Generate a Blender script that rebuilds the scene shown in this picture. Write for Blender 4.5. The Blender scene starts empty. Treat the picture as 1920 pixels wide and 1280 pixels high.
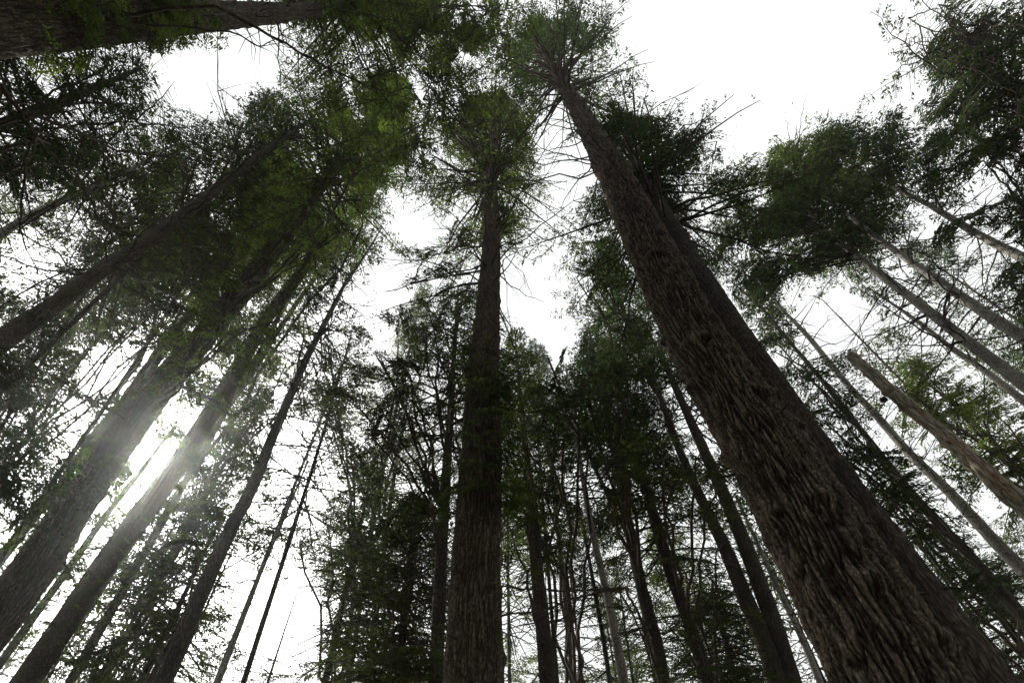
import bpy, math, random, time
import numpy as np
T0 = time.time()
R = math.radians
scene = bpy.context.scene

# ------------------------------------------------------------------ camera
FPX = 1067.0                                   # focal length in units of a 1920 px wide picture (20 mm lens)
CAM = np.array([0.0, 0.0, 1.6])
ELEV, ROLL = R(56.9), R(-1.8)
fwd = np.array([0, math.cos(ELEV), math.sin(ELEV)])
r0 = np.array([1.0, 0, 0]); u0 = np.array([0, -math.sin(ELEV), math.cos(ELEV)])
rgt = math.cos(ROLL) * r0 + math.sin(ROLL) * u0
upv = -math.sin(ROLL) * r0 + math.cos(ROLL) * u0
from mathutils import Matrix
cd = bpy.data.cameras.new('camera'); cam = bpy.data.objects.new('camera', cd)
scene.collection.objects.link(cam)
cd.sensor_width = 36; cd.lens = 36 * FPX / 1920; cd.clip_start = 0.05; cd.clip_end = 2000
cam.matrix_world = Matrix(((rgt[0], upv[0], -fwd[0], CAM[0]), (rgt[1], upv[1], -fwd[1], CAM[1]),
                           (rgt[2], upv[2], -fwd[2], CAM[2]), (0, 0, 0, 1)))
scene.camera = cam
scene.render.resolution_x = 1024; scene.render.resolution_y = 682

def ray(x, y):
    return rgt * ((x - 960) / FPX) + upv * ((640 - y) / FPX) + fwd
def project(P):
    d = P - CAM
    z = d @ fwd; zz = np.where(z > 0.05, z, 0.05)
    return 960 + FPX * (d @ rgt) / zz, 640 - FPX * (d @ upv) / zz, z

# ------------------------------------------------------------------ world, sun, exposure
SUN_PX = (285, 880)
sd = ray(*SUN_PX); sd = sd / np.linalg.norm(sd)
sun_el = math.asin(sd[2]); sun_az = math.atan2(sd[0], sd[1])
w = bpy.data.worlds.new("World"); scene.world = w; w.use_nodes = True
nt = w.node_tree; nt.nodes.clear()
wo = nt.nodes.new('ShaderNodeOutputWorld'); bg = nt.nodes.new('ShaderNodeBackground')
sky = nt.nodes.new('ShaderNodeTexSky'); sky.sky_type = 'NISHITA'; sky.sun_disc = False
sky.sun_elevation = sun_el; sky.sun_rotation = sun_az; sky.dust_density = 4; sky.air_density = 1.5; sky.ozone_density = 1
hs = nt.nodes.new('ShaderNodeHueSaturation'); hs.inputs['Saturation'].default_value = 0.12; hs.inputs['Value'].default_value = 1.0
nt.links.new(sky.outputs[0], hs.inputs['Color'])
ov = nt.nodes.new('ShaderNodeMixRGB'); ov.blend_type = 'LIGHTEN'; ov.inputs[0].default_value = 1     # even white overcast, brighter round the sun
ov.inputs[2].default_value = (6.3, 6.45, 6.4, 1); nt.links.new(hs.outputs[0], ov.inputs[1]); nt.links.new(ov.outputs[0], bg.inputs['Color'])
bg.inputs['Strength'].default_value = 0.15
nt.links.new(bg.outputs[0], wo.inputs['Surface'])
sl = bpy.data.lights.new('sun', 'SUN'); sl.energy = 5.0; sl.angle = R(1); sl.color = (1, 0.96, 0.88)
so = bpy.data.objects.new('sun', sl); scene.collection.objects.link(so)
from mathutils import Vector
so.rotation_euler = Vector((-sd[0], -sd[1], -sd[2])).to_track_quat('-Z', 'Y').to_euler()
scene.view_settings.view_transform = 'Standard'; scene.view_settings.look = 'None'
scene.view_settings.gamma = 1; scene.view_settings.exposure = 0.36
scene.cycles.max_bounces = 6; scene.cycles.diffuse_bounces = 3; scene.cycles.transmission_bounces = 3

# ------------------------------------------------------------------ materials
def newmat(name):
    m = bpy.data.materials.new(name); m.use_nodes = True; t = m.node_tree; t.nodes.clear()
    return m, t, t.nodes.new('ShaderNodeOutputMaterial')
def ramp(t, fac, stops):
    r = t.nodes.new('ShaderNodeValToRGB'); e = r.color_ramp.elements
    while len(e) < len(stops): e.new(0.5)
    for k, (p, c) in enumerate(stops): e[k].position = p; e[k].color = (*c, 1)
    t.links.new(fac, r.inputs[0]); return r.outputs[0]
def bark(name, dark, mid, light, su=14, sv=2.6, bump=0.03, moss=None, mossamt=0.5, streak=None, plates=None):
    m, t, out = newmat(name); N = t.nodes; L = t.links
    p = N.new('ShaderNodeBsdfPrincipled'); p.inputs['Roughness'].default_value = 0.9
    p.inputs['Specular IOR Level'].default_value = 0.2
    uv = N.new('ShaderNodeUVMap'); uv.uv_map = 'bark'
    wn = N.new('ShaderNodeTexNoise'); wn.inputs['Scale'].default_value = 3; wn.inputs['Detail'].default_value = 3
    L.new(uv.outputs[0], wn.inputs['Vector'])
    mx = N.new('ShaderNodeMixRGB'); mx.blend_type = 'ADD'; mx.inputs[0].default_value = 0.12
    L.new(uv.outputs[0], mx.inputs[1]); L.new(wn.outputs['Color'], mx.inputs[2])
    mp = N.new('ShaderNodeMapping'); mp.inputs['Scale'].default_value = (su, sv, 1); L.new(mx.outputs[0], mp.inputs[0])
    vo = N.new('ShaderNodeTexVoronoi'); vo.feature = 'DISTANCE_TO_EDGE'; vo.inputs['Scale'].default_value = 1
    L.new(mp.outputs[0], vo.inputs['Vector'])
    fn = N.new('ShaderNodeTexNoise'); fn.inputs['Scale'].default_value = 9; fn.inputs['Detail'].default_value = 8; fn.inputs['Roughness'].default_value = .7
    mp2 = N.new('ShaderNodeMapping'); mp2.inputs['Scale'].default_value = (3, 1, 1); L.new(mx.outputs[0], mp2.inputs[0]); L.new(mp2.outputs[0], fn.inputs['Vector'])
    h = N.new('ShaderNodeMath'); h.operation = 'MULTIPLY'; h.use_clamp = True; L.new(vo.outputs['Distance'], h.inputs[0]); h.inputs[1].default_value = 3
    a = N.new('ShaderNodeMath'); a.operation = 'ADD'; L.new(h.outputs[0], a.inputs[0]); L.new(fn.outputs[0], a.inputs[1])
    s = N.new('ShaderNodeMath'); s.operation = 'MULTIPLY'; L.new(a.outputs[0], s.inputs[0]); s.inputs[1].default_value = .5
    col = ramp(t, s.outputs[0], [(.2, dark), (.5, mid), (.85, light)])
    big = N.new('ShaderNodeTexNoise'); big.inputs['Scale'].default_value = .9; big.inputs['Detail'].default_value = 5
    L.new(uv.outputs[0], big.inputs['Vector'])
    var = N.new('ShaderNodeMixRGB'); var.blend_type = 'MULTIPLY'; var.inputs[0].default_value = .8
    L.new(col, var.inputs[1]); L.new(ramp(t, big.outputs[0], [(.3, (.5, .47, .45)), (.7, (1.25, 1.2, 1.12))]), var.inputs[2])
    c = var.outputs[0]
    if moss:
        mn = N.new('ShaderNodeTexNoise'); mn.inputs['Scale'].default_value = 1.7; mn.inputs['Detail'].default_value = 7; mn.inputs['Roughness'].default_value = .65
        L.new(uv.outputs[0], mn.inputs['Vector'])
        mm = N.new('ShaderNodeMixRGB'); L.new(ramp(t, mn.outputs[0], [(.62 - mossamt * .3, (0, 0, 0)), (.72 - mossamt * .25, (1, 1, 1))]), mm.inputs[0])
        L.new(c, mm.inputs[1]); mm.inputs[2].default_value = (*moss, 1); c = mm.outputs[0]
    if streak:
        mn = N.new('ShaderNodeTexNoise'); mn.inputs['Scale'].default_value = 1.4; mn.inputs['Detail'].default_value = 5
        mp3 = N.new('ShaderNodeMapping'); mp3.inputs['Scale'].default_value = (3, .55, 1); L.new(uv.outputs[0], mp3.inputs[0]); L.new(mp3.outputs[0], mn.inputs['Vector'])
        mm = N.new('ShaderNodeMixRGB'); L.new(ramp(t, mn.outputs[0], [(.56, (0, 0, 0)), (.6, (1, 1, 1))]), mm.inputs[0])
        L.new(c, mm.inputs[1]); mm.inputs[2].default_value = (*streak, 1); c = mm.outputs[0]
    if plates:                                           # pale scaly plates, reddish brown cork between; furrow shade deepened in the colour
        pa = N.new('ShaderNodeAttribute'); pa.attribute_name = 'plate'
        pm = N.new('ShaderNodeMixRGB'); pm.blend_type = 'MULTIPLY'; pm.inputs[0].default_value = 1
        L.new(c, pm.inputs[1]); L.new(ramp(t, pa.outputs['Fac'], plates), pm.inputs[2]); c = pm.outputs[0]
    L.new(c, p.inputs['Base Color'])
    b = N.new('ShaderNodeBump'); b.inputs['Distance'].default_value = bump; b.inputs['Strength'].default_value = 1
    L.new(s.outputs[0], b.inputs['Height']); L.new(b.outputs[0], p.inputs['Normal'])
    L.new(p.outputs[0], out.inputs['Surface']); return m
def leaf(name, c1, c2, trans=.45, brown=(.05, .035, .015)):
    m, t, out = newmat(name); N = t.nodes; L = t.links
    tc = N.new('ShaderNodeTexCoord')
    n = N.new('ShaderNodeTexNoise'); n.inputs['Scale'].default_value = .9; n.inputs['Detail'].default_value = 6; n.inputs['Roughness'].default_value = .7
    L.new(tc.outputs['Object'], n.inputs['Vector'])
    col = ramp(t, n.outputs[0], [(.34, brown), (.42, c1), (.64, c2)])
    d = N.new('ShaderNodeBsdfDiffuse'); tr = N.new('ShaderNodeBsdfTranslucent')
    L.new(col, d.inputs[0])
    tm = N.new('ShaderNodeMixRGB'); tm.blend_type = 'MULTIPLY'; tm.inputs[0].default_value = 1; L.new(col, tm.inputs[1]); tm.inputs[2].default_value = (1.5, 1.75, .9, 1)
    L.new(tm.outputs[0], tr.inputs[0])
    mx = N.new('ShaderNodeMixShader'); mx.inputs[0].default_value = trans
    L.new(d.outputs[0], mx.inputs[1]); L.new(tr.outputs[0], mx.inputs[2]); L.new(mx.outputs[0], out.inputs['Surface']); return m
M = {}
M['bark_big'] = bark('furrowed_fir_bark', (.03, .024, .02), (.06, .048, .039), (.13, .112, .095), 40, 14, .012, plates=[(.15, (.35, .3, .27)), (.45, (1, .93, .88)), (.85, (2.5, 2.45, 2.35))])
M['bark_plain'] = bark('brown_bark', (.026, .021, .017), (.065, .053, .044), (.15, .128, .108), 26, 6, .015)
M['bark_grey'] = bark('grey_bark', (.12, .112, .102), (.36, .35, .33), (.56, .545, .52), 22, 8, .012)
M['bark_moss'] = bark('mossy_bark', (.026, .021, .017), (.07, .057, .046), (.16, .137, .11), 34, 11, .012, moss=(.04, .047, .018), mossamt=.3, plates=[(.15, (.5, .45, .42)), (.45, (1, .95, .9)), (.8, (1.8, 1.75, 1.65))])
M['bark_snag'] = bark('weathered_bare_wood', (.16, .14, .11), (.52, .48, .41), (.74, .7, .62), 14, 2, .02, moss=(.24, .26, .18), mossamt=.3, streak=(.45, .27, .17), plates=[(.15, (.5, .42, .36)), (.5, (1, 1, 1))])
M['twig'] = bark('twig_bark', (.03, .024, .018), (.08, .065, .05), (.15, .125, .1), 30, 8, .004)
M['leaf_dark'] = leaf('dark_needles', (.017, .026, .014), (.04, .058, .026))
M['leaf_mid'] = leaf('green_needles', (.03, .041, .018), (.11, .13, .045), .58, (.03, .025, .012))
M['leaf_fresh'] = leaf('fresh_needles', (.038, .052, .018), (.145, .18, .052), .6, (.03, .03, .012))
M['leaf_cool'] = leaf('cool_needles', (.024, .034, .022), (.08, .1, .062), .55)
M['leaf_olive'] = leaf('olive_needles', (.03, .038, .017), (.09, .1, .036), .5)

# ------------------------------------------------------------------ mesh helpers
def link_mesh(name, V, F, mat, parent=None, uv=None, smooth=True, plate=None):
    me = bpy.data.meshes.new(name)
    V = np.asarray(V, dtype=np.float32); F = np.asarray(F, dtype=np.int32)
    k = F.shape[1]; me.vertices.add(len(V)); me.vertices.foreach_set('co', V.ravel())
    me.loops.add(F.size); me.loops.foreach_set('vertex_index', F.ravel())
    me.polygons.add(len(F)); me.polygons.foreach_set('loop_start', np.arange(0, F.size, k, dtype=np.int32))
    if smooth: me.polygons.foreach_set('use_smooth', np.ones(len(F), dtype=bool))
    if uv is not None:
        l = me.uv_layers.new(name='bark'); l.data.foreach_set('uv', np.asarray(uv, dtype=np.float32).ravel())
    if plate is not None:
        at_ = me.attributes.new('plate', 'FLOAT', 'POINT'); at_.data.foreach_set('value', np.asarray(plate, dtype=np.float32).ravel())
    me.update(calc_edges=True); me.materials.append(mat)
    o = bpy.data.objects.new(name, me); scene.collection.objects.link(o)
    if parent: o.parent = parent
    return o
def rows(a): return np.asarray(a, float)
def frames(P):
    """tangent / side / normal along a polyline"""
    T = np.gradient(P, axis=0); T /= np.linalg.norm(T, axis=1)[:, None] + 1e-9
    ref = np.array([0., 0, 1]) if abs(T[0][2]) < .9 else np.array([1., 0, 0])
    S = np.cross(T, ref); S /= np.linalg.norm(S, axis=1)[:, None] + 1e-9
    return T, S, np.cross(S, T)
class Wood:
    """collects tubes as one mesh"""
    def __init__(s): s.V = []; s.F = []; s.U = []; s.n = 0
    def tube(s, P, r, sides=5):
        P = rows(P); r = rows(r); T, S, Nn = frames(P); n = len(P)
        a = np.arange(sides) * 2 * math.pi / sides
        V = P[:, None] + r[:, None, None] * (np.cos(a)[None, :, None] * S[:, None] + np.sin(a)[None, :, None] * Nn[:, None])
        i = np.arange(n - 1)[:, None] * sides; j = np.arange(sides)[None]; j2 = (j + 1) % sides
        F = np.stack([i + j, i + j2, i + sides + j2, i + sides + j], -1).reshape(-1, 4)
        ln = np.concatenate([[0], np.cumsum(np.linalg.norm(np.diff(P, axis=0), axis=1))])
        rm = float(r.max()); uu = np.arange(sides + 1) * 2 * math.pi * rm / sides
        U = np.stack([np.stack([np.broadcast_to(uu[j], (n - 1, sides)), np.broadcast_to(ln[:-1, None], (n - 1, sides))], -1),
                      np.stack([np.broadcast_to(uu[j + 1], (n - 1, sides)), np.broadcast_to(ln[:-1, None], (n - 1, sides))], -1),
                      np.stack([np.broadcast_to(uu[j + 1], (n - 1, sides)), np.broadcast_to(ln[1:, None], (n - 1, sides))], -1),
                      np.stack([np.broadcast_to(uu[j], (n - 1, sides)), np.broadcast_to(ln[1:, None], (n - 1, sides))], -1)], 2).reshape(-1, 2)
        s.V.append(V.reshape(-1, 3)); s.F.append(F + s.n); s.U.append(U); s.n += n * sides
    def prisms(s, A, B, r):
        """many straight thin 3-sided twigs"""
        if len(A) == 0: return
        T = B - A; T /= np.linalg.norm(T, axis=1)[:, None] + 1e-9
        S = np.cross(T, np.array([.3, .2, .93])); S /= np.linalg.norm(S, axis=1)[:, None] + 1e-9; Nn = np.cross(S, T)
        V = []
        for a in (0, 2.094, 4.189):
            o = (math.cos(a) * S + math.sin(a) * Nn) * r[:, None]
            V += [A + o, B + o * .35]
        V = np.stack(V, 1); k = np.arange(len(A))[:, None] * 6
        F = np.concatenate([k + np.array([[0, 2, 3, 1]]), k + np.array([[2, 4, 5, 3]]), k + np.array([[4, 0, 1, 5]])], 0)
        s.V.append(V.reshape(-1, 3)); s.F.append(F + s.n); s.U.append(np.zeros((len(F) * 4, 2))); s.n += len(A) * 6
    def build(s, name, mat, parent, origin):
        if not s.V: return None
        return link_mesh(name, np.concatenate(s.V) - origin, np.concatenate(s.F), mat, parent, np.concatenate(s.U))

def vnoise(u, v, pu, rng_seed, ):
    """periodic (in u, period pu integer) 2-D value noise"""
    rs = np.random.RandomState(rng_seed); tab = rs.rand(pu, 4096)
    iu = np.floor(u).astype(int); iv = np.floor(v).astype(int); fu = u - iu; fv = v - iv
    fu = fu * fu * (3 - 2 * fu); fv = fv * fv * (3 - 2 * fv)
    g = lambda a, b: tab[a % pu, b % 4096]
    return (g(iu, iv) * (1 - fu) + g(iu + 1, iv) * fu) * (1 - fv) + (g(iu, iv + 1) * (1 - fu) + g(iu + 1, iv + 1) * fu) * fv
def furrow(u, v, pu, seed):
    """distance to the border of stretched cells, periodic in u (0..1 in mid plate, 0 in the furrow)"""
    rs = np.random.RandomState(seed); NV = 4096; jx = rs.rand(pu, NV); jy = rs.rand(pu, NV)
    iu = np.floor(u).astype(int); iv = np.floor(v).astype(int); f1 = np.full(u.shape, 9.); f2 = np.full(u.shape, 9.)
    for a in (-1, 0, 1):
        for b in (-1, 0, 1):
            cu, cv = iu + a, iv + b; x = cu + jx[cu % pu, cv % NV] - u; y = cv + jy[cu % pu, cv % NV] - v; d = np.sqrt(x * x + y * y)
            f2 = np.minimum(f2, np.maximum(f1, d)); f1 = np.minimum(f1, d)
    return np.clip((f2 - f1) * 1.9, 0, 1)
NT = np.random.RandomState(5).rand(32, 32, 32)
def n3(P):
    I = np.floor(P).astype(int); f = P - I; f = f * f * (3 - 2 * f); I = I & 31; J = (I + 1) & 31
    x0, y0, z0 = I.T; x1, y1, z1 = J.T; fx, fy, fz = f.T
    c = lambda a, b, d: NT[a, b, d]
    return (((c(x0, y0, z0) * (1 - fx) + c(x1, y0, z0) * fx) * (1 - fy) + (c(x0, y1, z0) * (1 - fx) + c(x1, y1, z0) * fx) * fy) * (1 - fz)
            + ((c(x0, y0, z1) * (1 - fx) + c(x1, y0, z1) * fx) * (1 - fy) + (c(x0, y1, z1) * (1 - fx) + c(x1, y1, z1) * fx) * fy) * fz)

# ------------------------------------------------------------------ bough templates: flat feathery sprays of needle clumps
def template(seed, leaf_l, step2=.13, step3=.065):
    """unit bough: x 0..1 along a 3 m branch, y lateral metres, z up metres"""
    rs = np.random.RandomState(seed); L = 3.0
    C = []; D = []; A2 = []; B2 = []
    x = .10 * L
    while x < L:
        s = x / L
        prof = 1.15 * (min(1, s / .3) ** .7) * (1 - s) ** .75 + .12
        for side in (-1, 1):
            if rs.rand() < .12: continue
            l2 = prof * rs.uniform(.45, 1.1); ang = R(rs.uniform(42, 66))
            dx, dy = math.cos(ang), math.sin(ang) * side
            ks = np.arange(.06, l2, step3)
            if len(ks) == 0: continue
            droop = rs.uniform(.12, .4); z = -droop * ks ** 2 + rs.uniform(-.05, .08) * ks
            px = x + dx * ks; py = dy * ks
            A2.append([x, 0, 0]); B2.append([x + dx * l2, dy * l2, -droop * l2 ** 2])
            for q in (-1, 1):
                a3 = math.atan2(dy, dx) + q * rs.uniform(.5, 1.15, len(ks))
                ll = leaf_l * rs.uniform(.6, 1.4, len(ks)) * (1.15 - .5 * ks / l2)
                kk = rs.rand(len(ks)) > .14
                d = np.stack([np.cos(a3) * ll, np.sin(a3) * ll, rs.uniform(-.75, .15, len(ks)) * ll], -1)
                c = np.stack([px, py, z], -1)
                C.append(c[kk]); D.append(d[kk])
        x += step2 * rs.uniform(.7, 1.3)
    C = np.concatenate(C); D = np.concatenate(D); C[:, 0] /= L
    A2 = rows(A2); B2 = rows(B2); A2[:, 0] /= L; B2[:, 0] /= L
    return C, D, A2, B2
TPL = {k: [template(100 * i + s, ll, s2, s3) for s in range(6)] for i, (k, ll, s2, s3) in
       enumerate([('near', .055, .14, .021), ('mid', .088, .18, .032), ('far', .145, .24, .053)])}

# open sky between the crowns (ellipses cx, cy, rx, ry, strength) and trunks that stand clear of foliage
GAPS = []
CLEAR = []
GRID = {}
def make_grid():
    """open sky and clear stems drawn once on a coarse chart of directions"""
    gx_, gy_ = np.arange(-480, 2400, 2.0), np.arange(-320, 1600, 2.0); X, Y = np.meshgrid(gx_, gy_)
    k = np.ones(X.shape); st = np.zeros(X.shape); zz = np.zeros(X.shape)
    wob = (vnoise(X / 26 + 40, Y / 26 + 40, 4096 // 8, 3) - .5) * 1.1 + (vnoise(X / 9 + 90, Y / 9 + 40, 512, 4) - .5) * .6
    for cx, cy, rx, ry, g in GAPS:
        d = ((X - cx) / rx) ** 2 + ((Y - cy) / ry) ** 2 + wob
        k *= 1 - g * np.clip((1.2 - d) / .12, 0, 1)
    for (x0, y0, w0, z0, x1, y1, w1, z1, g) in CLEAR:
        pad = max(w0, w1) + 6
        a, b = np.searchsorted(gx_, [min(x0, x1) - pad, max(x0, x1) + pad]); c, d = np.searchsorted(gy_, [min(y0, y1) - pad, max(y0, y1) + pad])
        if b <= a or d <= c: continue
        x, y = X[c:d, a:b], Y[c:d, a:b]; dx, dy = x1 - x0, y1 - y0; tt = ((x - x0) * dx + (y - y0) * dy) / (dx * dx + dy * dy)
        t = np.clip(tt, 0, 1); dist = np.hypot(x - x0 - t * dx, y - y0 - t * dy)
        hit = (tt >= 0) & (tt <= 1) & (dist < .5 * (w0 + (w1 - w0) * t) + 2) & (g >= st[c:d, a:b])
        st[c:d, a:b] = np.where(hit, g, st[c:d, a:b]); zz[c:d, a:b] = np.where(hit, z0 + (z1 - z0) * t, zz[c:d, a:b])
    GRID.update(k=k, st=st, z=zz)
def keep_prob(P):
    x, y, z = project(P)
    ix = np.clip(((x + 480) / 2).astype(int), 0, 1439); iy = np.clip(((y + 320) / 2).astype(int), 0, 959)
    k = GRID['k'][iy, ix]; k = np.where(z < .05, 1, k)
    return np.where((GRID['st'][iy, ix] > 0) & (z < GRID['z'][iy, ix] - .3), k * (1 - GRID['st'][iy, ix]), k)

class Foliage:
    def __init__(s): s.C = []; s.D = []; s.W = []
    def bough(s, P, rs, kind, width=1.0, wood=None, start=.0, dens=1.0, lscale=1.0):
        """P polyline of the branch; sprays follow it from `start` on"""
        P = rows(P); dist = float(np.linalg.norm(P[len(P) // 2] - CAM))
        if kind != 'rear':                               # finer needles on the boughs that are near
            kind = 'near' if dist < 11 else 'mid' if dist < 21 else 'far'
            ls = min(1.6, max(.8, dist / {'near': 8., 'mid': 15., 'far': 25.}[kind])); lscale = lscale * ls; dens = dens / ls ** 1.5
        C, D, A2, B2 = TPL['far' if kind == 'rear' else kind][rs.randint(6)]
        ln = np.linalg.norm(P[-1] - P[0]); sc = width
        T, S, Nn = frames(P)
        roll = rs.uniform(-.35, .35); S2 = math.cos(roll) * S + math.sin(roll) * Nn; N2 = np.cross(S2, T)
        N2 *= np.sign(N2[:, 2:3] + 1e-6)
        q = np.linspace(0, 1, len(P))
        def mapp(X):
            t = start + X[:, 0] * (1 - start); tc = np.clip(t, 0, 1); ov = (t - tc)[:, None] * ln
            f = lambda A: np.stack([np.interp(tc, q, A[:, c]) for c in range(3)], -1)
            p, sv, nv, tv = f(P), f(S2), f(N2), f(T)
            return p + tv * ov + sv * (X[:, 1:2] * sc) + nv * (X[:, 2:3] * sc), sv, nv, tv
        # longer boughs carry more sprays, shorter ones fewer
        frac = min(1, dens * ln * (1 - start) / 3.0 * 1.15)
        pick = rs.rand(len(C)) < frac
        X = C[pick]; Dl = D[pick] * lscale
        p, sv, nv, tv = mapp(X)
        d = tv * Dl[:, 0:1] + sv * Dl[:, 1:2] + nv * Dl[:, 2:3]
        s.C.append(p); s.D.append(d)
        if wood is not None and len(A2):
            pk = rs.rand(len(A2)) < min(1, frac * .9 + .1)
            a = mapp(A2[pk])[0]; b = mapp(B2[pk])[0]
            kk = keep_prob((a + b) / 2) > rs.rand(len(a)) * .8 + .1
            wood.prisms(a[kk], b[kk], np.full(kk.sum(), (.004 + .0012 * ln) * (1 if dist < 14 else 1.5)))
    def build(s, name, mat, parent, origin, rs, wl=.26, clump=.45):
        if not s.C: return None
        C = np.concatenate(s.C); D = np.concatenate(s.D)
        q_ = min(1.2, max(.35, 14 / (np.linalg.norm(C.mean(0) - CAM) + 1))); k = keep_prob(C); n = n3(C * 1.1 * q_ + 7) * .6 + n3(C * 2.9 * q_) * .4
        k = k * np.clip((n - clump * .94) / .03, 0, 1) if clump > 0 else k
        sel = rs.rand(len(C)) < k; C = C[sel]; D = D[sel]
        if len(C) == 0: return None
        rnd = rs.normal(size=C.shape); W = np.cross(D, rnd); W /= np.linalg.norm(W, axis=1)[:, None] + 1e-9
        flat = np.cross(D, np.array([0, 0, 1.])); flat /= np.linalg.norm(flat, axis=1)[:, None] + 1e-9
        W = W * .6 + flat * .8; W *= (np.linalg.norm(D, axis=1) * wl * .5)[:, None]
        V = np.stack([C, C + D * .45 + W, C + D, C + D * .5 - W], 1).reshape(-1, 3)
        F = np.arange(len(V)).reshape(-1, 4)
        return link_mesh(name, V - origin, F, mat, parent, smooth=False)

# ------------------------------------------------------------------ trees
TREES = {}
STAT = []
def grow_axis(ctrl, diam):
    """ctrl: (x, y, w) picture points up the stem; the stem is placed at the distance where its lowest point has real diameter `diam`"""
    x, y, w0 = ctrl[0]; dep = FPX * diam / w0; B = ray(x, y) * dep
    pts = []; rad = []
    for (x, y, w_) in ctrl:
        d = ray(x, y); t = (B[:2] @ d[:2]) / (d[:2] @ d[:2]); pts.append(CAM + d * t)
        ax = np.array([938. - x, -55. - y]); ax /= np.linalg.norm(ax) + 1e-6; pr = (-ax[1] * (x - 960) + ax[0] * (y - 640)) / FPX     # wide-angle stretch away from the axis
        rad.append(.5 * w_ * t / FPX / math.sqrt(1 + pr * pr * 1.15))
    pts = rows(pts); rad = rows(rad)
    for i in range(1, len(rad)): rad[i] = min(rad[i], rad[i - 1] * 1.0)
    dr = (pts[1] - pts[0]) / (pts[1][2] - pts[0][2]); dr = np.array([dr[0] * .8, dr[1] * .8, 1])
    base = pts[0] - dr * (pts[0][2] + .0)
    return np.vstack([base, pts]), np.concatenate([[rad[0] * 1.22], rad])
def trunk_mesh(root, P, r, mat, seg=20, dz=.3, amp=.03, seed=0, fine=False, cap=None, knots=True, plate_w=.06):
    n = max(8, int((P[-1][2] - P[0][2]) / dz)); zz = P[0][2] + (P[-1][2] - P[0][2]) * np.linspace(0, 1, n) ** (1.5 if fine else 1)
    # smooth the axis a little
    ax = np.stack([np.interp(zz, P[:, 2], P[:, c]) for c in range(3)], -1); rr = np.interp(zz, P[:, 2], r)
    if not fine:
        k = np.ones(5) / 5
        for c in (0, 1):
            pad = np.pad(ax[:, c], 2, mode='edge'); ax[2:-2, c] = np.convolve(pad, k, 'valid')[2:-2]
        pad = np.pad(rr, 2, mode='edge'); rr[1:-1] = np.convolve(pad, k, 'valid')[1:-1]
    amp = amp * min(1, r[0] / .42)
    rs = np.random.RandomState(seed)
    a = np.arange(seg) * 2 * math.pi / seg; A, Z = np.meshgrid(a, zz)
    U = A / (2 * math.pi)
    circ = 2 * math.pi * r[0]
    nb = max(6, int(circ / .16)); nf = max(12, int(circ / .055))
    warp = (vnoise(U * nb, Z * 1.6, nb, seed + 9) - .5) * 1.4 / nf
    disp = (vnoise(U * nb / 2, Z * .8, max(3, nb // 2), seed + 1) - .5) * .9 + (vnoise(U * nb, Z * 2.2, nb, seed + 2) - .5) * .6
    if fine:
        nf2 = max(10, int(circ / plate_w)); w2_ = (vnoise(U * nf2, Z * 3, nf2, seed + 21) - .5) * .9 / nf2
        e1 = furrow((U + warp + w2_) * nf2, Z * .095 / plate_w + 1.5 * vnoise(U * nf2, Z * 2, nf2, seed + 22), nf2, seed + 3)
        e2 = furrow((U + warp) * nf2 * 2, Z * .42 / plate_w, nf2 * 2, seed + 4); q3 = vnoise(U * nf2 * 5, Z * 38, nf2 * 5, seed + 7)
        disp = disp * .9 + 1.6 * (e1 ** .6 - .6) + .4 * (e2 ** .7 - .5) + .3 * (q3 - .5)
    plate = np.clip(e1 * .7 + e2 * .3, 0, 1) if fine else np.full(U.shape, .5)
    disp = disp - disp.mean() - .25
    rel = np.clip(rr / max(r[0], 1e-3), .08, 1)[:, None]
    rrr = rr[:, None] + disp * amp * rel
    if knots:                                         # whorl collars and branch scars
        z = P[0][2] + 3
        while z < P[-1][2]:
            for _ in range(rs.randint(1, 4)):
                ka = rs.rand(); w2 = ((np.abs(((U - ka + .5) % 1) - .5) * circ) / .11) ** 2 + ((Z - z) / .1) ** 2
                rrr += amp * 1.6 * rel * np.exp(-w2)
            rrr += amp * .5 * rel * np.exp(-((Z - z) / .12) ** 2)
            z += rs.uniform(.45, 1.1)
    flare = np.exp(-np.clip(Z - P[0][2], 0, None) / .5) * (.25 + .12 * np.sin(A * 5 + seed)) * rr[:, None]
    rrr += flare
    X = ax[:, None, 0] + rrr * np.cos(A); Y = ax[:, None, 1] + rrr * np.sin(A)
    V = np.stack([X, Y, Z], -1)
    if cap == 'broken':
        V = np.concatenate([V, ax[-1] + (V[-1:] - ax[-1]) * .93 + np.array([0, 0, .05]), ax[-1] + (V[-1:] - ax[-1]) * .6 + np.array([0, 0, .1]),
                            ax[-1] + (V[-1:] - ax[-1]) * .04 + np.array([0, 0, .06])])
        zz = np.concatenate([zz, zz[-1:] + .05, zz[-1:] + .15, zz[-1:] + .25]); n += 3
    i = np.arange(n - 1)[:, None] * seg; j = np.arange(seg)[None]; j2 = (j + 1) % seg
    F = np.stack([i + j, i + j2, i + seg + j2, i + seg + j], -1).reshape(-1, 4)
    uu = np.arange(seg + 1) * circ / seg
    ju = np.broadcast_to(uu[j], (n - 1, seg)); ju2 = np.broadcast_to(uu[j + 1], (n - 1, seg))
    z1 = np.broadcast_to(zz[:-1, None], (n - 1, seg)); z2 = np.broadcast_to(zz[1:, None], (n - 1, seg))
    UV = np.stack([np.stack([ju, z1], -1), np.stack([ju2, z1], -1), np.stack([ju2, z2], -1), np.stack([ju, z2], -1)], 2)
    off = rs.rand(2) * 20
    return link_mesh('trunk', V.reshape(-1, 3) - P[0], F, mat, root, UV.reshape(-1, 2) + off, plate=(plate if cap is None else np.concatenate([plate, plate[-1:], plate[-1:], plate[-1:]])))

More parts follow.
